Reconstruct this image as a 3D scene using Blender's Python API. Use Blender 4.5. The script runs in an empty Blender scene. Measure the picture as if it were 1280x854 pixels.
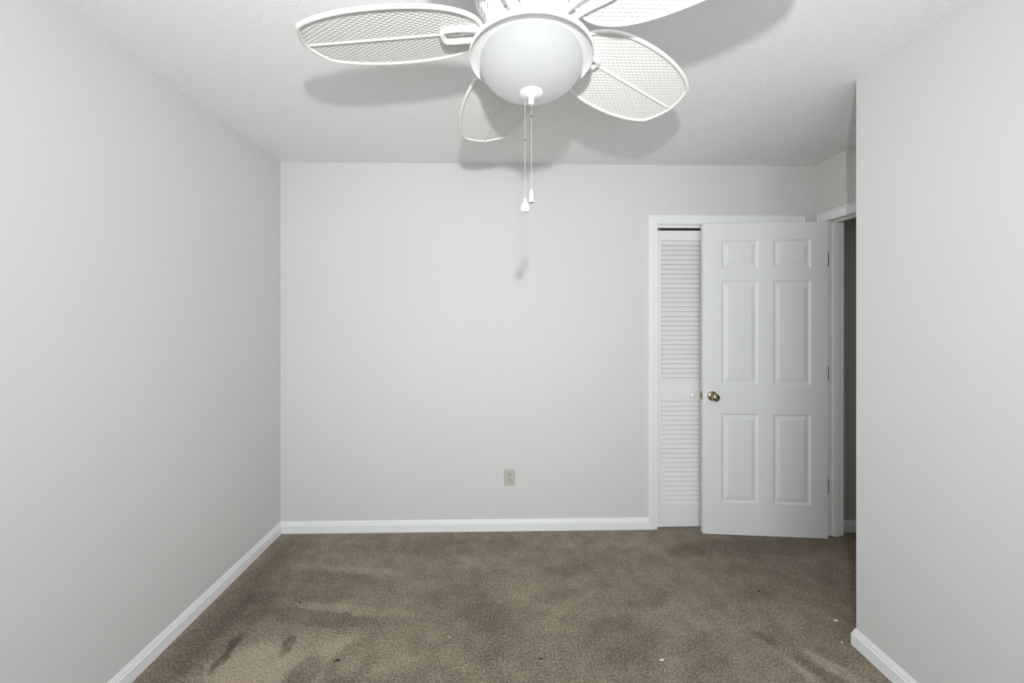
import bpy, bmesh, math, random
from mathutils import Vector, Matrix
random.seed(7)
S = bpy.context.scene
COL = S.collection
R = math.radians

# ------------------------------------------------------------------ camera
EYE = 1.4187            # eye height above the carpet
FPX, PSI, VY = 481.0, 0.0210, 396.57
cam = bpy.data.cameras.new('camera')
cam.sensor_width = 36.0
cam.lens = FPX / 1280 * 36.0
cam.shift_y = -(427 - VY) / 1280
cam.clip_start = 0.02
camo = bpy.data.objects.new('camera', cam)
camo.location = (0, 0, EYE)
camo.rotation_euler = (R(90), 0, -PSI)
COL.objects.link(camo)
S.camera = camo

# ------------------------------------------------------------------ light and exposure
S.view_settings.view_transform = 'Standard'
S.view_settings.look = 'None'
S.view_settings.gamma = 1.0
S.view_settings.use_curve_mapping = False
S.view_settings.exposure = 0.035
FLASH_W, DAY_W, SKY = 29.0, 42.0, 1.0

w = bpy.data.worlds.new('sky'); S.world = w
w.use_nodes = True
bg = w.node_tree.nodes['Background']
bg.inputs[0].default_value = (0.72, 0.86, 1.0, 1); bg.inputs[1].default_value = SKY

def area(name, loc, target, energy, color, size, size_y=None, shape='DISK'):
    l = bpy.data.lights.new(name, 'AREA'); l.energy = energy; l.color = color
    l.shape = shape; l.size = size
    if size_y: l.size_y = size_y
    o = bpy.data.objects.new(name, l); o.location = loc
    d = Vector(target) - Vector(loc)
    o.rotation_euler = d.to_track_quat('-Z', 'Y').to_euler()
    COL.objects.link(o)
    return o
# the photographer's flash, a hand's breadth above and behind the lens
area('flash', (0.022, -0.15, EYE + 0.315), (0.022, 3.0, EYE + 0.9), FLASH_W, (1.0, 0.992, 0.985), 0.05)
# daylight through the window behind the camera
RY = -1.5
area('window_daylight', (0.05, RY - 0.16, 1.12), (0.05, 3.0, 1.12), DAY_W, (0.84, 0.93, 1.0), 1.7, 1.40, 'RECTANGLE')

# ------------------------------------------------------------------ materials
def new_mat(name):
    m = bpy.data.materials.new(name); m.use_nodes = True
    nt = m.node_tree
    return m, nt, nt.nodes['Principled BSDF']

def paint(name, col, rough=0.6, bump=0.0, scale=200.0, var=0.0, spec=0.3, metal=0.0, dist=0.002):
    m, nt, p = new_mat(name)
    N, L = nt.nodes, nt.links
    p.inputs['Base Color'].default_value = (*col, 1)
    p.inputs['Roughness'].default_value = rough
    p.inputs['Metallic'].default_value = metal
    p.inputs['Specular IOR Level'].default_value = spec
    tc = N.new('ShaderNodeTexCoord')
    if bump:
        n = N.new('ShaderNodeTexNoise'); n.inputs['Scale'].default_value = scale
        n.inputs['Detail'].default_value = 4
        L.new(tc.outputs['Object'], n.inputs['Vector'])
        b = N.new('ShaderNodeBump'); b.inputs['Strength'].default_value = bump
        b.inputs['Distance'].default_value = dist
        L.new(n.outputs['Fac'], b.inputs['Height']); L.new(b.outputs['Normal'], p.inputs['Normal'])
    if var:
        n2 = N.new('ShaderNodeTexNoise'); n2.inputs['Scale'].default_value = 2.2
        n2.inputs['Detail'].default_value = 3
        L.new(tc.outputs['Object'], n2.inputs['Vector'])
        mr = N.new('ShaderNodeMapRange')
        mr.inputs['From Min'].default_value = 0.3; mr.inputs['From Max'].default_value = 0.7
        mr.inputs['To Min'].default_value = 1 - var; mr.inputs['To Max'].default_value = 1 + var
        L.new(n2.outputs['Fac'], mr.inputs['Value'])
        vm = N.new('ShaderNodeVectorMath'); vm.operation = 'SCALE'
        vm.inputs[0].default_value = col
        L.new(mr.outputs['Result'], vm.inputs['Scale'])
        L.new(vm.outputs['Vector'], p.inputs['Base Color'])
    return m

M = {}
M['wall'] = paint('wall_paint', (0.668, 0.667, 0.652), 0.62, 0.10, 260, 0.006)
M['trim'] = paint('trim_paint', (0.86, 0.86, 0.855), 0.38, 0.0)
M['door'] = paint('door_paint', (0.79, 0.788, 0.78), 0.42, 0.04, 320)
M['louver'] = paint('louver_paint', (0.81, 0.80, 0.79), 0.48)
M['fan'] = paint('fan_white', (0.76, 0.755, 0.745), 0.4)
M['wicker'] = paint('white_wicker', (0.78, 0.77, 0.75), 0.55)
def glass_mat():
    m, nt, p = new_mat('frosted_glass')
    N, L = nt.nodes, nt.links
    p.inputs['Base Color'].default_value = (0.32, 0.325, 0.325, 1)
    p.inputs['Roughness'].default_value = 0.45
    p.inputs['Specular IOR Level'].default_value = 0.15
    t = N.new('ShaderNodeBsdfTranslucent'); t.inputs['Color'].default_value = (0.885, 0.895, 0.895, 1)
    mx = N.new('ShaderNodeMixShader'); mx.inputs[0].default_value = 0.80
    L.new(p.outputs[0], mx.inputs[1]); L.new(t.outputs[0], mx.inputs[2])
    L.new(mx.outputs[0], N['Material Output'].inputs['Surface'])
    return m
M['glass'] = glass_mat()
M['ivory'] = paint('ivory_plastic', (0.52, 0.50, 0.425), 0.4)
M['slot'] = paint('dark_slot', (0.03, 0.028, 0.025), 0.7)
M['vent'] = paint('vent_shadow_grey', (0.22, 0.19, 0.17), 0.7)
M['brass'] = paint('aged_brass', (0.42, 0.36, 0.24), 0.20, metal=1.0, spec=0.5)
M['bronze'] = paint('dark_hinge_metal', (0.10, 0.09, 0.08), 0.45, metal=0.7)
M['steel'] = paint('chain_metal', (0.50, 0.49, 0.46), 0.35, metal=0.6)
M['track'] = paint('slot_shade_dark', (0.035, 0.025, 0.03), 0.6)  # near black standing in for the shade above the closet door
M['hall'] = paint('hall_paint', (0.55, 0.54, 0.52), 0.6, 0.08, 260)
M['lint'] = paint('lint_white', (0.80, 0.78, 0.72), 0.9)
M['crumb'] = paint('crumb_dark', (0.035, 0.026, 0.018), 0.9)

def ceiling_mat():
    m, nt, p = new_mat('sprayed_ceiling')
    N, L = nt.nodes, nt.links
    p.inputs['Roughness'].default_value = 0.9
    p.inputs['Specular IOR Level'].default_value = 0.1
    p.inputs['Base Color'].default_value = (0.91, 0.90, 0.90, 1)
    tc = N.new('ShaderNodeTexCoord')
    a = N.new('ShaderNodeTexNoise'); a.inputs['Scale'].default_value = 165; a.inputs['Detail'].default_value = 5
    a.inputs['Roughness'].default_value = 0.65
    v = N.new('ShaderNodeTexVoronoi'); v.inputs['Scale'].default_value = 190
    L.new(tc.outputs['Object'], a.inputs['Vector']); L.new(tc.outputs['Object'], v.inputs['Vector'])
    ad = N.new('ShaderNodeMath'); ad.operation = 'SUBTRACT'
    L.new(a.outputs['Fac'], ad.inputs[0])
    ml = N.new('ShaderNodeMath'); ml.operation = 'MULTIPLY'; ml.inputs[1].default_value = 0.35
    L.new(v.outputs['Distance'], ml.inputs[0]); L.new(ml.outputs[0], ad.inputs[1])
    b = N.new('ShaderNodeBump'); b.inputs['Strength'].default_value = 0.6; b.inputs['Distance'].default_value = 0.005
    L.new(ad.outputs[0], b.inputs['Height']); L.new(b.outputs['Normal'], p.inputs['Normal'])
    return m
M['ceiling'] = ceiling_mat()

# carpet marks: (x, y, rx, ry, angle, strength); + lighter, - darker; vacuum strokes, wear, dark bands by walls and open door
MARKS = [
    (-0.90, 1.60, 0.36, 0.14, 4, 0.50), (-0.58, 1.63, 0.22, 0.12, -20, 0.30), (-1.08, 1.50, 0.26, 0.15, 35, 0.45), (-1.34, 1.9, 0.08, 0.6, 0, -0.40),
    (-1.166, 1.65, 0.020, 0.095, -3, -1.2), (-0.93, 1.685, 0.022, 0.060, 10, -1.0),
    (-0.80, 1.53, 0.05, 0.11, -30, -0.8), (-0.63, 1.58, 0.09, 0.14, -15, -0.6),
    (-0.80, 1.90, 0.36, 0.030, -9, 0.36), (-0.86, 1.83, 0.34, 0.050, -10, -0.40), (-1.02, 1.985, 0.24, 0.06, 4, -0.30), (-1.23, 1.78, 0.12, 0.30, -5, -0.45),
    (-0.84, 2.18, 0.34, 0.030, -7, 0.30), (-0.92, 2.10, 0.32, 0.055, -8, -0.40), (-1.28, 2.2, 0.10, 0.30, 0, -0.25),
    (-0.20, 1.95, 0.25, 0.18, 15, -0.25), (-0.05, 1.74, 0.13, 0.20, 10, -0.28), (0.12, 1.98, 0.2, 0.1, 0, 0.25),
    (0.28, 1.98, 0.16, 0.06, 15, -0.35), (0.36, 2.16, 0.14, 0.06, 5, -0.3), (0.42, 2.02, 0.09, 0.12, 0, 0.18),
    (0.74, 1.93, 0.12, 0.07, 10, -0.25), (0.50, 1.68, 0.16, 0.14, 20, -0.30), (0.95, 1.78, 0.25, 0.14, 0, 0.18),
    (1.16, 1.68, 0.03, 0.05, 30, -0.6), (1.24, 1.93, 0.12, 0.05, -5, -0.2), (1.12, 2.30, 0.14, 0.045, 0, -0.3),
    (0.66, 2.42, 0.5, 0.08, -4, 0.22), (1.55, 2.34, 0.5, 0.09, 0, -0.55), (1.50, 2.05, 0.3, 0.2, 0, -0.22),
    (1.36, 1.50, 0.03, 0.16, 35, 0.55), (1.20, 1.50, 0.025, 0.16, 30, 0.5), (1.28, 1.49, 0.025, 0.14, 33, -0.4),
    (0.85, 1.60, 0.08, 0.12, 10, -0.3), (-0.40, 2.38, 0.6, 0.07, 2, -0.2), (0.1, 2.45, 0.8, 0.06, 0, -0.12),
]
def carpet_mat():
    m, nt, p = new_mat('brown_carpet')
    N, L = nt.nodes, nt.links
    p.inputs['Roughness'].default_value = 0.95
    p.inputs['Specular IOR Level'].default_value = 0.05
    p.inputs['Sheen Weight'].default_value = 0.15
    p.inputs['Sheen Roughness'].default_value = 0.5
    tc = N.new('ShaderNodeTexCoord')
    def noise(scale, detail=3, rough=0.5, vec=None):
        n = N.new('ShaderNodeTexNoise'); n.inputs['Scale'].default_value = scale
        n.inputs['Detail'].default_value = detail; n.inputs['Roughness'].default_value = rough
        L.new(vec or tc.outputs['Object'], n.inputs['Vector']); return n
    def math_(op, a, b):
        n = N.new('ShaderNodeMath'); n.operation = op
        for i, x in enumerate((a, b)):
            if isinstance(x, (int, float)): n.inputs[i].default_value = x
            elif x is not None: L.new(x, n.inputs[i])
        return n.outputs[0]
    # coordinates wobbled a little, so that no stroke has a clean outline
    wob = noise(9, 3)
    s = N.new('ShaderNodeVectorMath'); s.operation = 'SUBTRACT'; s.inputs[1].default_value = (0.5, 0.5, 0.5)
    L.new(wob.outputs['Color'], s.inputs[0])
    k = N.new('ShaderNodeVectorMath'); k.operation = 'SCALE'; k.inputs['Scale'].default_value = 0.10
    L.new(s.outputs[0], k.inputs[0])
    a = N.new('ShaderNodeVectorMath'); a.operation = 'ADD'
    L.new(tc.outputs['Object'], a.inputs[0]); L.new(k.outputs[0], a.inputs[1])
    total = None
    for (x, y, rx, ry, ang, st) in MARKS:
        mp = N.new('ShaderNodeMapping'); mp.vector_type = 'TEXTURE'
        mp.inputs['Location'].default_value = (x, y, 0)
        mp.inputs['Rotation'].default_value = (0, 0, R(ang))
        mp.inputs['Scale'].default_value = (rx * 1.35, ry * 1.35, 1)
        L.new(a.outputs[0], mp.inputs['Vector'])
        g = N.new('ShaderNodeTexGradient'); g.gradient_type = 'SPHERICAL'
        L.new(mp.outputs[0], g.inputs[0])
        mr = N.new('ShaderNodeMapRange'); mr.interpolation_type = 'SMOOTHSTEP'
        mr.inputs['From Min'].default_value = 0.0; mr.inputs['From Max'].default_value = 0.55
        mr.inputs['To Max'].default_value = st
        L.new(g.outputs['Fac'], mr.inputs['Value'])
        total = mr.outputs[0] if total is None else math_('ADD', total, mr.outputs[0])
    big = noise(3.0, 4, 0.6); mid = noise(11, 5, 0.65); fine = noise(120, 5, 0.8); fib = noise(420, 2, 0.6)
    t = math_('MULTIPLY', total, 0.32)
    for n, amt in ((big, 0.25), (mid, 0.55), (fine, 2.7), (fib, 1.4)):
        t = math_('ADD', t, math_('MULTIPLY', math_('SUBTRACT', n.outputs['Fac'], 0.5), amt))
    t = math_('ADD', t, 0.5)
    cr = N.new('ShaderNodeValToRGB')
    cr.color_ramp.elements[0].position = 0.05; cr.color_ramp.elements[0].color = (0.09, 0.066, 0.046, 1)
    cr.color_ramp.elements[1].position = 0.95; cr.color_ramp.elements[1].color = (0.66, 0.55, 0.42, 1)
    e = cr.color_ramp.elements.new(0.5); e.color = (0.296, 0.237, 0.166, 1)
    L.new(t, cr.inputs[0]); L.new(cr.outputs[0], p.inputs['Base Color'])
    b = N.new('ShaderNodeBump'); b.inputs['Strength'].default_value = 0.9; b.inputs['Distance'].default_value = 0.012
    h = math_('ADD', math_('MULTIPLY', fine.outputs['Fac'], 0.7), math_('MULTIPLY', fib.outputs['Fac'], 0.4))
    L.new(h, b.inputs['Height']); L.new(b.outputs['Normal'], p.inputs['Normal'])
    return m
M['carpet'] = carpet_mat()

# ------------------------------------------------------------------ mesh helpers
class MB:
    def __init__(self): self.v, self.f, self.mi = [], [], []
    def add(self, vs, fs, mi=0):
        o = len(self.v); self.v += [tuple(x) for x in vs]
        for f in fs: self.f.append([i + o for i in f]); self.mi.append(mi)
        return self
    def box(self, x0, x1, y0, y1, z0, z1, mi=0):
        vs = [(x, y, z) for x in (x0, x1) for y in (y0, y1) for z in (z0, z1)]
        return self.add(vs, [(0,1,3,2),(4,6,7,5),(0,4,5,1),(2,3,7,6),(0,2,6,4),(1,5,7,3)], mi)
    def prism(self, poly, z0, z1, mi=0):              # plan polygon extruded in z
        n = len(poly)
        vs = [(x, y, z0) for x, y in poly] + [(x, y, z1) for x, y in poly]
        fs = [list(range(n))[::-1], list(range(n, 2 * n))] + [(i, (i+1) % n, n + (i+1) % n, n + i) for i in range(n)]
        return self.add(vs, fs, mi)
    def sweep(self, rings, closed=False, caps=True, mi=0):   # rings: lists of points, same length
        n, k = len(rings), len(rings[0])
        vs = [p for r in rings for p in r]; fs = []
        for i in range(n if closed else n - 1):
            j = (i + 1) % n
            for a in range(k):
                b = (a + 1) % k
                fs.append((i*k + a, i*k + b, j*k + b, j*k + a))
        if caps and not closed:
            fs.append(list(range(k))[::-1]); fs.append([(n-1)*k + a for a in range(k)])
        return self.add(vs, fs, mi)
    def tube(self, path, rad, seg=10, closed=False, up=(0, 0, 1), flat=1.0, mi=0):
        P = [Vector(p) for p in path]; n = len(P); rings = []
        for i, p in enumerate(P):
            a = P[i-1] if (i or closed) else p
            b = P[(i+1) % n] if (i < n-1 or closed) else p
            t = (b - a).normalized(); u = Vector(up)
            s = t.cross(u)
            if s.length < 1e-4: s = t.cross(Vector((1, 0, 0)))
            s.normalize(); q = s.cross(t)
            r = rad[i] if isinstance(rad, (list, tuple)) else rad
            rings.append([p + s * (r * math.cos(2*math.pi*k/seg)) + q * (r * flat * math.sin(2*math.pi*k/seg)) for k in range(seg)])
        return self.sweep(rings, closed, True, mi)
    def lathe(self, prof, seg=48, c=(0, 0, 0), axis='z', mi=0):
        C = Vector(c); rings = []
        for k in range(seg):
            a = 2 * math.pi * k / seg; ring = []
            for r, h in prof:
                r = max(r, 0.0)
                if axis == 'z': q = (r*math.cos(a), r*math.sin(a), h)
                elif axis == 'y': q = (r*math.cos(a), h, r*math.sin(a))
                else: q = (h, r*math.cos(a), r*math.sin(a))
                ring.append(C + Vector(q))
            rings.append(ring)
        k = len(prof); vs = [p for r in rings for p in r]; fs = []
        for i in range(seg):
            j = (i + 1) % seg
            for a in range(k - 1):
                fs.append((i*k + a, j*k + a, j*k + a + 1, i*k + a + 1))
        return self.add(vs, fs, mi)
    def build(self, name, mat, parent=None, smooth=False, bevel=0.0, seg=2, auto=40):
        me = bpy.data.meshes.new(name); me.from_pydata(self.v, [], self.f)
        mats = mat if isinstance(mat, (list, tuple)) else [mat]
        for m in mats: me.materials.append(m)
        for p, i in zip(me.polygons, self.mi): p.material_index = i
        bm = bmesh.new(); bm.from_mesh(me)
        bmesh.ops.remove_doubles(bm, verts=bm.verts, dist=1e-6)
        bmesh.ops.dissolve_degenerate(bm, edges=bm.edges, dist=1e-7)
        bmesh.ops.recalc_face_normals(bm, faces=bm.faces)
        if smooth:
            for f in bm.faces: f.smooth = True
            for e in bm.edges:
                if len(e.link_faces) == 2 and e.calc_face_angle(0) > R(auto): e.smooth = False
        bm.to_mesh(me); bm.free()
        o = bpy.data.objects.new(name, me); COL.objects.link(o)
        if parent: o.parent = parent
        if bevel:
            b = o.modifiers.new('bevel', 'BEVEL'); b.width = bevel; b.segments = seg
            b.limit_method = 'ANGLE'; b.angle_limit = R(50)
        return o

def tag(o, label=None, cat=None, group=None, kind=None):
    if label: o['label'] = label
    if cat: o['category'] = cat
    if group: o['group'] = group
    if kind: o['kind'] = kind
    return o
def empty(name, loc, rz=0.0, parent=None):
    o = bpy.data.objects.new(name, None); o.empty_display_size = 0.1
    o.location = loc; o.rotation_euler = (0, 0, rz); COL.objects.link(o)
    if parent: o.parent = parent
    return o

# ------------------------------------------------------------------ room measures
H = 2.44
D = 2.5605                       # back wall
XL, SL = -1.4684, 0.0118         # left wall, a little out of square
XR = 2.0895                      # alcove wall with the bedroom door
XN, YN, SR = 1.5184, 1.627, 0.0039   # near right wall and its corner
xl = lambda y: XL + SL * (D - y)
xn = lambda y: XN + SR * (YN - y)
WT = 0.114
BH, BF, BT = 0.076, 0.050, 0.0125     # baseboard height, flat face, thickness
# closet opening, casing
CX0, CX1, CZ = 1.0300, 1.9680, 2.041
CW, CT = 0.0580, 0.015
# bedroom door opening in the alcove wall
DY0, DY1, DZ = 1.672, 2.452, 2.041

# ------------------------------------------------------------------ shell
o = MB().box(-2.2, 3.6, RY - 0.12, 3.4, -0.08, 0.0).build('floor', M['carpet'])
tag(o, 'worn taupe brown wall to wall carpet with vacuum strokes', 'carpet', kind='structure')
o = MB().box(-1.7, 3.6, RY - 0.12, D + 0.9, H, H + 0.08).build('ceiling', M['ceiling'])
tag(o, 'white sprayed texture ceiling above the fan', 'ceiling', kind='structure')
o = MB().prism([(xl(D + .1), D + WT), (xl(RY - .12), RY - .12), (xl(RY) - .12, RY - .12), (XL - .12, D + WT)], 0, H).build('wall_left', M['wall'])
tag(o, 'long bare pale grey wall on the left', 'wall', kind='structure')
m = MB()
m.box(XL, CX0 - 0.016, D, D + WT, 0, H)
m.box(CX0 - 0.016, CX1 + 0.016, D, D + WT, CZ + 0.016, H)
m.box(CX1 + 0.016, XR, D, D + WT, 0, H)
o = m.build('wall_back', M['wall'])
tag(o, 'bare pale grey far wall with an outlet and the closet opening', 'wall', kind='structure')
o = MB().prism([(XN, YN), (xn(RY - .12), RY - .12), (XR + WT, RY - .12), (XR + WT, YN)], 0, H).build('wall_right', M['wall'])
tag(o, 'pale grey near wall on the right, ending in a sharp corner', 'wall', kind='structure')
m = MB()
m.box(XR, XR + WT, YN, DY0 - 0.016, 0, H)
m.box(XR, XR + WT, DY0 - 0.016, DY1 + 0.016, DZ + 0.016, H)
m.box(XR, XR + WT, DY1 + 0.016, D + WT, 0, H)
o = m.build('wall_alcove', M['wall'])
tag(o, 'short grey wall of the alcove around the hall doorway', 'wall', kind='structure')
# rear wall with the window that lets the daylight in (behind the camera)
WX0, WX1, WZ0, WZ1 = -0.85, 0.95, 0.40, 2.05
m = MB()
m.box(xl(RY), WX0, RY - .12, RY, 0, H); m.box(WX1, XN + 0.02, RY - .12, RY, 0, H)
m.box(WX0, WX1, RY - .12, RY, 0, WZ0); m.box(WX0, WX1, RY - .12, RY, WZ1, H)
o = m.build('wall_rear', M['wall'])
tag(o, 'grey wall behind the camera with a window opening', 'wall', kind='structure')
wf = MB()
for a, b in ((WX0, WX0 + .04), (WX1 - .04, WX1), (0.03, 0.07)): wf.box(a, b, RY - .09, RY - .03, WZ0, WZ1)
for a, b in ((WZ0, WZ0 + .04), (WZ1 - .04, WZ1), (1.20, 1.24)): wf.box(WX0, WX1, RY - .09, RY - .03, a, b)
o = wf.build('window_1', M['trim']); tag(o, 'white sash window behind the camera', 'window', kind='structure')
# closet box and hall beyond the doorway
m = MB()
m.box(0.70, 0.76, D + WT, D + 0.75, 0, H); m.box(0.70, XR + WT, D + 0.69, D + 0.75, 0, H)
m.box(XR, XR + WT, D + WT, D + 0.75, 0, H)
o = m.build('wall_closet', M['wall']); tag(o, 'dim wall inside the closet seen above the folding door', 'wall', kind='structure')
HX0, HX1, HY0, HY1 = XR + WT, 3.35, 1.30, 2.4985
m = MB()
m.box(HX0, HX1, HY1, HY1 + 0.06, 0, H); m.box(HX1, HX1 + .06, HY0 - .06, HY1 + .06, 0, H); m.box(HX0, HX1, HY0 - .06, HY0, 0, H)
o = m.build('wall_hall', M['hall']); tag(o, 'dark unlit hall wall seen through the doorway', 'wall', kind='structure')

# ------------------------------------------------------------------ baseboards
def base_prof(t=BT):         # (out from wall, height)
    return [(0, 0), (t, 0), (t, BF), (t * .74, BF + .0025), (t * .60, BF + .012), (t * .34, BF + .020), (t * .28, BH - .002), (t * .18, BH), (0, BH)]
def baseboard(name, pts, label, kind_cat='baseboard', mat='trim'):
    # pts: wall line in plan, room on the LEFT of travel; mitred joints
    P = [Vector((x, y)) for x, y in pts]; rings = []
    for i, p in enumerate(P):
        d0 = (P[i] - P[i-1]).normalized() if i else None
        d1 = (P[i+1] - P[i]).normalized() if i < len(P) - 1 else None
        n0 = Vector((-d0.y, d0.x)) if d0 else None
        n1 = Vector((-d1.y, d1.x)) if d1 else None
        if n0 and n1:
            b = (n0 + n1).normalized(); b = b / max(b.dot(n0), .2)
        else: b = n0 or n1
        rings.append([(p.x + b.x * o_, p.y + b.y * o_, h) for o_, h in base_prof()])
    m = MB().sweep(rings)
    o = m.build(name, M[mat], smooth=True, auto=9)
    return tag(o, label, kind_cat, kind='structure')
baseboard('baseboard_left', [(XL + BT, D), (XL, D), (xl(RY), RY)][1:], 'white baseboard along the long left wall')
baseboard('baseboard_back', [(CX0 - CW - .002, D), (XL, D)], 'white baseboard under the outlet on the far wall')
baseboard('baseboard_right', [(xn(RY), RY), (XN, YN), (XN + 0.45, YN)], 'white baseboard wrapping the corner of the near right wall')
baseboard('baseboard_hall', [(HX1, HY1), (HX0, HY1)], 'shaded white baseboard in the hall beyond the doorway')

# ------------------------------------------------------------------ casings and jambs
def casing_prof(wd=CW, t=CT):      # (across from inner edge, out from wall)
    return [(0, 0), (0, t * .55), (.003, t * .66), (.008, t * .70), (.011, t * .58), (.016, t * .62), (wd * .55, t * .86), (wd * .70, t * .95), (wd * .78, t * .78), (wd * .83, t), (wd - .004, t), (wd, t * .8), (wd, 0)]
def casing(name, a0, a1, z1, plane, label):
    # plane(a, out, z) -> point; inner edges a0 < a1, head at z1
    rings = []
    pr = casing_prof()
    def ring(fn): rings.append([plane(*fn(c, o)) for c, o in pr])
    ring(lambda c, o: (a0 - c, o, 0)); ring(lambda c, o: (a0 - c, o, z1 + c))
    ring(lambda c, o: (a1 + c, o, z1 + c)); ring(lambda c, o: (a1 + c, o, 0))
    ob = MB().sweep(rings).build(name, M['trim'], smooth=True, auto=25)
    return tag(ob, label, 'trim', kind='structure')
casing('trim_1', CX0 - .003, CX1 + .003, CZ + .003, lambda a, o, z: (a, D - o, z), 'white moulded casing around the closet opening')
# doorway casing: hinge leg and head (the latch side butts against the near wall corner)
pr = casing_prof()
rings = [[(XR - o, DY1 + .004 + c, 0) for c, o in pr], [(XR - o, DY1 + .004 + c, DZ + .003 + c) for c, o in pr],
         [(XR - o, YN + .001, DZ + .003 + c) for c, o in pr]]
tag(MB().sweep(rings).build('trim_2', M['trim'], smooth=True, auto=25), 'white moulded casing on the hinge side of the hall doorway', 'trim', kind='structure')
# closet jamb lining
m = MB()
m.box(CX0 - .016, CX0, D + .001, D + WT, 0, CZ + .016); m.box(CX1, CX1 + .016, D + .001, D + WT, 0, CZ + .016)
m.box(CX0, CX1, D + .001, D + WT, CZ, CZ + .016)
tag(m.build('trim_3', M['trim']), 'white jamb lining of the closet opening', 'trim', kind='structure')
# doorway jamb lining with stop, and the hall side casing edge
m = MB()
m.box(XR + .001, XR + WT, DY1, DY1 + .016, 0, DZ + .016)
m.box(XR + .001, XR + WT, DY0 - .016, DY0, 0, DZ + .016)
m.box(XR + .001, XR + WT, DY0, DY1, DZ, DZ + .016)
m.box(XR + .042, XR + .078, DY1 - .011, DY1, 0, DZ); m.box(XR + .042, XR + .078, DY0, DY0 + .011, 0, DZ)
m.box(XR + .042, XR + .078, DY0, DY1, DZ - .011, DZ)
tag(m.build('trim_4', M['trim'], bevel=.001), 'white doorway jamb and stop beside the open door', 'trim', kind='structure')

# ------------------------------------------------------------------ panel door (open, swung back against the closet)
E0 = Vector((1.2970, 2.4834)); H0 = Vector((2.0657, 2.4105))
ang = math.atan2(H0.y - E0.y, H0.x - E0.x)
door = empty('door_1', (E0.x, E0.y, 0), ang)      # local x: free edge -> hinge edge, local y: towards the closet
tag(door, 'white six panel door standing open in front of the closet', 'door', kind='structure')
DW, DT, DB, DTOP = 0.772, 0.035, 0.006, 2.028
PX = [(0.1185, 0.3460), (0.4410, 0.6685)]
PZ = [(0.2150, 0.7930), (0.9830, 1.6560), (1.7340, 1.9180)]
def panel_face(mb, ysign, y0):
    # moulded face: flat with six panels, each stepped in and raised again
    xs = [0.0] + [v for p in PX for v in p] + [DW]
    zs = [DB] + [v for p in PZ for v in p] + [DTOP]
    steps = [(0, 0), (.0015, .0012), (.007, .0052), (.010, .0064), (.018, .0064), (.021, .0058), (.040, .0014), (.042, .0012)]
    for i in range(len(xs) - 1):
        for j in range(len(zs) - 1):
            x0, x1, z0, z1 = xs[i], xs[i+1], zs[j], zs[j+1]
            if (x0, x1) in PX and (z0, z1) in PZ:
                rings = []
                for ins, dp in steps:
                    y = y0 + ysign * dp
                    rings.append([(x0+ins, y, z0+ins), (x1-ins, y, z0+ins), (x1-ins, y, z1-ins), (x0+ins, y, z1-ins)])
                vs = [p for r in rings for p in r]; fs = []
                for a in range(len(rings) - 1):
                    for k in range(4):
                        fs.append((a*4+k, a*4+(k+1) % 4, a*4+4+(k+1) % 4, a*4+4+k))
                n = (len(rings) - 1) * 4; fs.append((n, n+1, n+2, n+3))
                mb.add(vs, fs)
            else:
                mb.add([(x0, y0, z0), (x1, y0, z0), (x1, y0, z1), (x0, y0, z1)], [(0, 1, 2, 3)])
m = MB()
panel_face(m, 1, 0.0); panel_face(m, -1, DT)
xs = [0.0] + [v for p in PX for v in p] + [DW]; zs = [DB] + [v for p in PZ for v in p] + [DTOP]
for a, b in zip(xs, xs[1:]):
    for z in (DB, DTOP): m.add([(a, 0, z), (b, 0, z), (b, DT, z), (a, DT, z)], [(0, 1, 2, 3)])
for a, b in zip(zs, zs[1:]):
    for x in (0.0, DW): m.add([(x, 0, a), (x, 0, b), (x, DT, b), (x, DT, a)], [(0, 1, 2, 3)])
m.build('door_leaf', M['door'], door, bevel=0.0)
# knob set
KX, KZ = 0.060, 0.905
kn = MB().lathe([(0, 0), (.0315, 0), (.0315, -.003), (.028, -.0075), (.020, -.0105), (.0115, -.012), (.0105, -.024), (.0125, -.029),
                 (.019, -.034), (.0245, -.042), (.0258, -.050), (.0235, -.058), (.0165, -.0635), (.011, -.0655), (.0105, -.063), (.0, -.063)], 40, (KX, 0, KZ), 'y')
knob = kn.build('door_knob', M['brass'], door, smooth=True, auto=50); knob['label'] = 'brass door knob'
MB().lathe([(0, -.0625), (.0042, -.0625), (.0042, -.0665), (.003, -.0675), (0, -.0675)], 20, (KX, 0, KZ), 'y').build('lock_button', M['brass'], knob, smooth=True)
kb = MB().lathe([(0, DT), (.0315, DT), (.0315, DT + .003), (.026, DT + .008), (.012, DT + .010), (.011, DT + .016), (.020, DT + .022), (.0245, DT + .030), (.020, DT + .038), (0, DT + .040)], 32, (KX, 0, KZ), 'y')
kb.build('door_knob', M['brass'], door, smooth=True, auto=50)
lp = MB().box(-.0012, .0005, .005, .030, KZ - .028, KZ + .028)
lp.add([(-.001, .011, KZ - .009), (-.001, .024, KZ - .009), (-.009, .024, KZ - .009), (-.001, .011, KZ + .009), (-.001, .024, KZ + .009), (-.009, .024, KZ + .009)],
       [(0, 1, 2), (3, 5, 4), (0, 2, 5, 3), (1, 4, 5, 2), (0, 3, 4, 1)])
lp.build('latch_plate', M['brass'], door)['label'] = 'brass latch plate with bolt'
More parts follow.
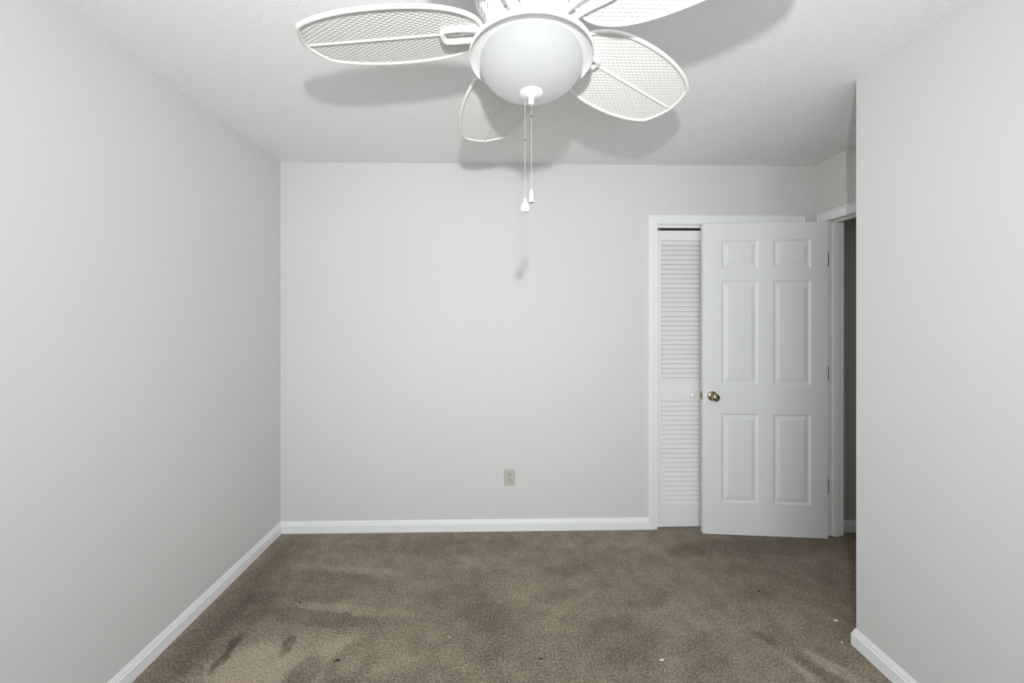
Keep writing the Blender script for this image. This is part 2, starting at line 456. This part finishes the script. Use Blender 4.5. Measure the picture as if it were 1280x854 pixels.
for z in (1.7925, 1.0555, 0.3225):
    hg = MB()
    hg.box(DW, DW + .0022, .002, DT + .001, z - .0445, z + .0445)
    hg.lathe([(0, -.046), (.0052, -.046), (.0058, -.0445), (.0058, .0445), (.0052, .046), (0, .046)], 16, (DW + .005, DT + .003, z))
    ca, sa = math.cos(-ang), math.sin(-ang)
    jl = [(px - E0.x, py - E0.y, pz) for px in (XR - .001, XR + .015) for py in (DY1 - .0022, DY1 + .0005) for pz in (z - .0445, z + .0445)]
    hg.add([(px * ca - py * sa, px * sa + py * ca, pz) for px, py, pz in jl], [(0,1,3,2),(4,6,7,5),(0,4,5,1),(2,3,7,6),(0,2,6,4),(1,5,7,3)])
    hg.build('hinge', M['bronze'], door, smooth=True)['label'] = 'dark metal hinge'

# ------------------------------------------------------------------ bifold louvred closet door
YB = D + .010
bif = empty('door_2', (CX0, YB, 0))
tag(bif, 'white louvred folding closet door partly hidden behind the open door', 'door', kind='structure')
BW, BTH, BZ0, BZ1 = 0.466, 0.026, 0.005, 2.003
def louver_panel(x0):
    fr = MB(); ST = 0.027
    fr.box(x0, x0 + ST, 0, BTH, BZ0, BZ1); fr.box(x0 + BW - ST, x0 + BW, 0, BTH, BZ0, BZ1)
    rails = [(BZ0, .156), (.851, .980), (1.937, BZ1)]
    for a, b in rails: fr.box(x0 + ST, x0 + BW - ST, .001, BTH - .001, a, b)
    leaf = fr.build('door_leaf', M['louver'], bif, bevel=.0015)
    for (a, b, n) in ((.156, .851, 22), (.980, 1.937, 30)):
        s = MB(); p = (b - a) / n
        for i in range(n):
            z = a + p * i
            # blade leans out at the bottom, its foot lapping the next one
            prof = [(.0025, z + .0005), (.0060, z - .0015), (.0230, z + p * .98), (.0205, z + p * 1.06)]
            prof = [(y, min(max(q, a), b)) for y, q in prof]
            s.sweep([[(x, y, q) for y, q in prof] for x in (x0 + ST - .002, x0 + BW - ST + .002)])
        s.build('louver_slats', M['louver'], leaf)
    return leaf
l1 = louver_panel(.003)
l2 = louver_panel(.003 + BW)
MB().lathe([(0, 0), (.009, 0), (.009, -.006), (.013, -.012), (.0175, -.018), (.0175, -.024), (.013, -.029), (0, -.031)], 28, (1.262 - CX0, 0, .895), 'y').build('closet_knob', M['trim'], l1, smooth=True)
m = MB().box(.001, CX1 - CX0 - .001, .004, .030, 2.0225, CZ - .0005)
m.build('track', M['trim'], bif)
pv = MB().lathe([(0, 0), (.003, 0), (.003, .022), (0, .022)], 12, (.020, .014, BZ1))
pv.build('pivot_pin', M['steel'], l1)
tag(MB().box(CX0, CX1, D + .06, D + .064, 1.96, CZ).build('closet_slot_shade', M['track']), 'dark strip painted as shade in the slot above the folding closet door', 'trim', kind='structure')  # thin near-black sheet added for the shade of the closet gap

# ------------------------------------------------------------------ outlet
ot = empty('wall_outlet', (0.0373, D, 0.353))
tag(ot, 'beige duplex power outlet low on the far wall', 'outlet')
pm = MB(); a, b = .0355, .0535
rings = [[(-a, 0, -b), (a, 0, -b), (a, 0, b), (-a, 0, b)], [(-a, -.003, -b), (a, -.003, -b), (a, -.003, b), (-a, -.003, b)],
         [(-a + .003, -.0055, -b + .003), (a - .003, -.0055, -b + .003), (a - .003, -.0055, b - .003), (-a + .003, -.0055, b - .003)]]
pm.sweep(rings).build('cover_plate', M['ivory'], ot)
for s_ in (1, -1):
    r = MB(); zc = s_ * .0195
    poly = [(.017 * math.cos(t), max(-.0125, min(.0125, .017 * math.sin(t)))) for t in [2 * math.pi * k / 32 for k in range(32)]]
    r.sweep([[(x, -.005, zc + z) for x, z in poly], [(x, -.0075, zc + z) for x, z in poly]])
    rc = r.build('receptacle', M['ivory'], ot)
    q = MB()
    q.box(-.0078, -.0050, -.0079, -.0072, zc - .0075, zc + .002); q.box(.0050, .0078, -.0079, -.0072, zc - .0065, zc + .001)
    q.lathe([(0, -.0079), (.0030, -.0079), (.0030, -.0072), (0, -.0072)], 14, (0, 0, zc + .0075), 'y')
    q.build('socket_slots', M['slot'], rc)
MB().lathe([(0, -.0068), (.0025, -.0066), (.0032, -.005), (0, -.005)], 16, (0, 0, 0), 'y').build('screw', M['steel'], ot, smooth=True)

# ------------------------------------------------------------------ ceiling fan
FX, FY, FZ = 0.0754, 1.0625, 2.1903         # axis, blade plane
TH0 = -1.5124
fan = empty('ceiling_fan', (FX, FY, H))
tag(fan, 'white five blade ceiling fan with wicker blades and frosted light bowl', 'ceiling fan')
Z = lambda z: z - H
def lathe_part(name, prof, mat, parent=fan, seg=64, c=(0, 0), auto=35):
    return MB().lathe([(r, Z(z)) for r, z in prof], seg, (c[0], c[1], 0)).build(name, mat, parent, smooth=True, auto=auto)
lathe_part('canopy', [(0, 2.44), (.085, 2.44), (.088, 2.43), (.080, 2.405), (.060, 2.395), (0, 2.395)], M['fan'])
# motor housing, short slits on its lower cone drawn as grey bars, their shade in the colour
hm = MB().lathe([(r, Z(z)) for r, z in [(0, 2.398), (.09, 2.398), (.140, 2.388), (.157, 2.365), (.159, 2.31), (.158, 2.297), (.152, 2.279), (.121, 2.226), (.112, 2.217), (.0, 2.217)]], 64)
for row, (r, z) in enumerate(((.1285, 2.239), (.1365, 2.2525), (.1445, 2.266))):
    for k in range(22):
        t = 2 * math.pi * k / 22 + .12
        er = Vector((math.cos(t), math.sin(t), 0)); et = Vector((-math.sin(t), math.cos(t), 0))
        n = Vector((er.x * .86, er.y * .86, -.5)); dn = Vector((er.x * .5, er.y * .5, .86))
        c = er * r + Vector((0, 0, Z(z)))
        tt = (et * .9 + dn * .35).normalized(); ww = n.cross(tt).normalized()
        vs = [c + tt * a * .0075 + ww * b_ * .0011 + n * d_ for a in (-1, 1) for b_ in (-1, 1) for d_ in (-.002, .0006)]
        hm.add(vs, [(0,1,3,2),(4,6,7,5),(0,4,5,1),(2,3,7,6),(0,2,6,4),(1,5,7,3)], 1)
hm.build('motor_housing', [M['fan'], M['vent']], fan, smooth=True, auto=35)
lathe_part('flywheel', [(0, 2.217), (.100, 2.217), (.104, 2.213), (.104, 2.203), (.100, 2.199), (0, 2.199)], M['fan'])
lathe_part('switch_housing', [(0, 2.20), (.060, 2.20), (.066, 2.193), (.066, 2.158), (.055, 2.150), (0, 2.150)], M['fan'])

# one blade with its rim, rib and arm, then four copies
HWT = [(.133, .0), (.137, .035), (.148, .060), (.170, .083), (.21, .107), (.265, .124), (.35, .134), (.45, .133), (.53, .119), (.58, .102), (.604, .089), (.613, .078)]
PITCH, DROOP = R(9.5), .0543
def halfw(r):
    if r <= HWT[0][0]: return 0.0
    for (a, p), (b_, q) in zip(HWT, HWT[1:]):
        if r <= b_: return p + (q - p) * (r - a) / (b_ - a)
    return max(0.0, .078 * (1 - (r - .613) / .027))
def bz(r, y): return -math.tan(PITCH) * y + DROOP * (.635 - r)
outline = [(r, wv) for r, wv in HWT] + [(.628, .040), (.638, .0)]
def smooth_closed(pts, it=3):
    for _ in range(it):
        q = []
        for i in range(len(pts)):
            a, b_ = pts[i], pts[(i+1) % len(pts)]
            q += [(a[0]*.75 + b_[0]*.25, a[1]*.75 + b_[1]*.25), (a[0]*.25 + b_[0]*.75, a[1]*.25 + b_[1]*.75)]
        pts = q
    return pts
loop = outline + [(r, -wv) for r, wv in outline[-2:0:-1]]
loop = smooth_closed(loop, 2)
# resample evenly for the wrapped rim
def resample(pts, step):
    out = []; acc = 0.0; n = len(pts)
    L_ = [math.dist(pts[i], pts[(i+1) % n]) for i in range(n)]; tot = sum(L_); k = int(tot / step)
    i = 0; pos = 0.0
    for j in range(k):
        s_ = tot * j / k
        while pos + L_[i] < s_: pos += L_[i]; i += 1
        t = (s_ - pos) / L_[i]; a, b_ = pts[i], pts[(i+1) % n]
        out.append((a[0] + (b_[0]-a[0])*t, a[1] + (b_[1]-a[1])*t))
    return out
rim_pts = resample(loop, .0022)
# width table from the smoothed loop
def inside_w(r):
    best = 0.0
    n = len(loop)
    for i in range(n):
        a, b_ = loop[i], loop[(i+1) % n]
        if (a[0] - r) * (b_[0] - r) <= 0 and a[0] != b_[0]:
            y = a[1] + (b_[1] - a[1]) * (r - a[0]) / (b_[0] - a[0]); best = max(best, y)
    return best
def weave_mesh():
    rmin = min(p[0] for p in loop) + .0015; rmax = max(p[0] for p in loop) - .0015
    nr, nw = 190, 124
    vs, fs = [], []
    for i in range(nr + 1):
        r = rmin + (rmax - rmin) * i / nr; hw = max(inside_w(r), .002)
        for j in range(nw + 1):
            y = hw * (2 * j / nw - 1)
            # over and under: staggered strands
            u = r / .0115; v = y / .0066; row = math.floor(v)
            z = .0011 * math.sin(math.pi * (u + row)) * abs(math.sin(math.pi * v)) ** .6 - .0006 * (1 - abs(math.sin(math.pi * v)))
            vs.append((r, y, bz(r, y) + z))
    k = nw + 1
    for i in range(nr):
        for j in range(nw): fs.append((i*k + j, (i+1)*k + j, (i+1)*k + j + 1, i*k + j + 1))
    mb = MB().add(vs, fs)
    return mb
HUB = (0, 0, Z(FZ))
blade = weave_mesh().build('blade', M['wicker'], fan, smooth=True, auto=180)
sd = blade.modifiers.new('solid', 'SOLIDIFY'); sd.thickness = .003; sd.offset = 1
rim = MB().tube([(r, y, bz(r, y) - .0025) for r, y in rim_pts], [.0059 * (1 + .05 * math.sin(2 * math.pi * i / 2.6)) for i in range(len(rim_pts))], 10, closed=True).build('blade_rim', M['wicker'], blade, smooth=True, auto=180)
rib = MB()
path = [(.20 + .425 * i / 90, .0, bz(.20 + .425 * i / 90, 0) - .003) for i in range(91)]
rib.tube(path, [.0042 * (1 + .12 * math.sin(i * 1.9)) for i in range(91)], 8)
rib = rib.build('blade_rib', M['wicker'], blade, smooth=True, auto=180)
arm_half = [(.060, .010, .004), (.085, .013, .004), (.110, .0155, .006), (.135, .0185, .010), (.160, .0205, .0135), (.190, .0225, .0135), (.218, .0225, .0120), (.238, .0205, .0110), (.2445, .012, .0105)]
arm_loop = arm_half + [(.2455, 0, .0105)] + [(x, -y, z) for x, y, z in arm_half[::-1]]
ctrl = [Vector(p) for p in arm_loop]
fine = []
for i in range(len(ctrl) - 1):
    p0, p1, p2, p3 = ctrl[max(i-1, 0)], ctrl[i], ctrl[i+1], ctrl[min(i+2, len(ctrl)-1)]
    for k in range(4):
        t = k / 4
        fine.append(.5 * ((2*p1) + (p2-p0)*t + (2*p0-5*p1+4*p2-p3)*t*t + (3*p1-p0-3*p2+p3)*t**3))
fine.append(ctrl[-1])
am = MB().tube(fine, .0088, 12, flat=.85)
am.box(.055, .098, -.026, .026, .000, .0085)
arm = am.build('blade_arm', M['fan'], fan, smooth=True, auto=50)
for ob, in ((blade,), (arm,)):
    ob.location = HUB; ob.rotation_euler = (0, 0, math.pi / 2 - TH0)
sc_pts = [(.16, .0195), (.20, .0215)]
for k in range(1, 5):
    for src in (blade, arm):
        c = src.copy(); COL.objects.link(c); c.parent = fan
        c.rotation_euler = (0, 0, math.pi / 2 - (TH0 + k * 2 * math.pi / 5))
        for ch in src.children:
            d = ch.copy(); COL.objects.link(d); d.parent = c

# light kit
lathe_part('light_pan', [(0, 2.153), (.12, 2.153), (.150, 2.150), (.164, 2.1455), (.1695, 2.140), (.1710, 2.134), (.1710, 2.128), (.1695, 2.1262), (.1675, 2.1275), (.1660, 2.132), (.160, 2.136), (.148, 2.138), (.02, 2.139), (0, 2.139)], M['fan'], seg=96)
bp = [(.136, 2.137), (.1395, 2.128), (.141, 2.118)] + [(.141 * math.cos(t), 2.115 - .079 * math.sin(t)) for t in [math.pi / 2 * k / 24 for k in range(1, 24)]] + [(0, 2.036)]
bowl = lathe_part('glass_bowl', bp, M['glass'], seg=96, auto=60); bowl['label'] = 'frosted white glass bowl'
fin = lathe_part('finial', [(0, 2.046), (.020, 2.045), (.0310, 2.041), (.0328, 2.037), (.0315, 2.0325), (.024, 2.0295), (.010, 2.028), (.0082, 2.026), (.0074, 2.009), (.006, 2.007), (0, 2.007)], M['fan'], seg=40)
def chain(x, y, z0, z1):
    mb = MB(); n = int((z0 - z1) / .0018)
    path, rad = [], []
    for i in range(n + 1):
        path.append((x, y, Z(z0 + (z1 - z0) * i / n))); rad.append(.0009 if i % 2 else .00055)
    mb.tube(path, rad, 6, up=(1, 0, 0))
    return mb
CX, CY = -.0175, -.008
c1 = chain(CX, CY, 2.034, 1.742).build('pull_chain', M['steel'], fan, smooth=True, auto=180)
f1 = lathe_part('pull_fob', [(0, 1.7445), (.0030, 1.744), (.0036, 1.739), (.0050, 1.734), (.0082, 1.7285), (.0108, 1.7235), (.0123, 1.7185), (.0124, 1.7145), (.0114, 1.7105), (.0088, 1.708), (.0045, 1.707), (0, 1.7068)], M['fan'], c1, 28, (CX, CY), 80)
f1['label'] = 'white teardrop pull'
lathe_part('chain_connector', [(0, 1.909), (.0016, 1.908), (.0016, 1.903), (0, 1.902)], M['bronze'], c1, 10, (CX, CY))
c2 = chain(.0005, 0, 2.008, 1.771).build('pull_chain', M['steel'], fan, smooth=True, auto=180)
f2 = lathe_part('pull_fob', [(0, 1.772), (.0028, 1.772), (.0036, 1.768), (.0048, 1.760), (.0060, 1.748), (.0064, 1.738), (.0062, 1.7365), (0, 1.7365)], M['fan'], c2, 24, (.0005, 0), 80)
f2['label'] = 'white slender bell pull'
lathe_part('fob_tip', [(0, 1.7366), (.0048, 1.7366), (.0046, 1.7345), (0, 1.7345)], M['bronze'], f2, 16, (.0005, 0))
lathe_part('chain_connector', [(0, 1.978), (.0017, 1.977), (.0017, 1.971), (0, 1.970)], M['bronze'], c2, 10, (.0005, 0))

# ------------------------------------------------------------------ lint and crumbs on the carpet
def speck(name, x, y, rx, ry, mat, label, cat, group, k):
    rnd = random.Random(k); mb = MB()
    n = 9; base = []
    for i in range(n):
        t = 2 * math.pi * i / n; q = rnd.uniform(.7, 1.2)
        base.append((rx * q * math.cos(t), ry * q * math.sin(t)))
    h = min(rx, ry) * .8
    mb.sweep([[(a, b_, 0) for a, b_ in base], [(a * .95, b_ * .95, h * .6) for a, b_ in base], [(a * .45, b_ * .45, h) for a, b_ in base]])
    o = mb.build(name, M[mat], smooth=True, auto=60); o.location = (x, y, 0.0); o.rotation_euler = (0, 0, rnd.uniform(-.35, .35))
    return tag(o, label, cat, group)
speck('lint_speck', -.241, 1.710, .0035, .0035, 'lint', 'tiny white lint speck on the open carpet left of centre', 'lint', 'white specks on the carpet', 1)
speck('lint_speck', .653, 1.579, .010, .004, 'lint', 'white lint scrap on the carpet below the left closet casing', 'lint', 'white specks on the carpet', 2)
speck('lint_speck', 1.552, 1.766, .012, .005, 'lint', 'pale lint scrap on the carpet behind the near wall corner', 'lint', 'white specks on the carpet', 3)
speck('lint_speck', 1.473, 1.648, .004, .004, 'lint', 'tiny white speck on the carpet touching the right baseboard corner', 'lint', 'white specks on the carpet', 4)
speck('carpet_crumb', -.687, 1.604, .010, .004, 'crumb', 'dark crumb on the carpet towards the front left', 'crumb', 'dark crumbs on the carpet', 5)
speck('carpet_crumb', .153, 1.594, .010, .004, 'crumb', 'dark crumb on the carpet at front centre', 'crumb', 'dark crumbs on the carpet', 6)
speck('carpet_crumb', 1.318, 1.962, .007, .005, 'crumb', 'dark round crumb on the carpet in front of the open door', 'crumb', 'dark crumbs on the carpet', 7)
speck('carpet_crumb', -1.014, 1.936, .007, .004, 'crumb', 'small dark crumb on the carpet nearest the left wall', 'crumb', 'dark crumbs on the carpet', 8)
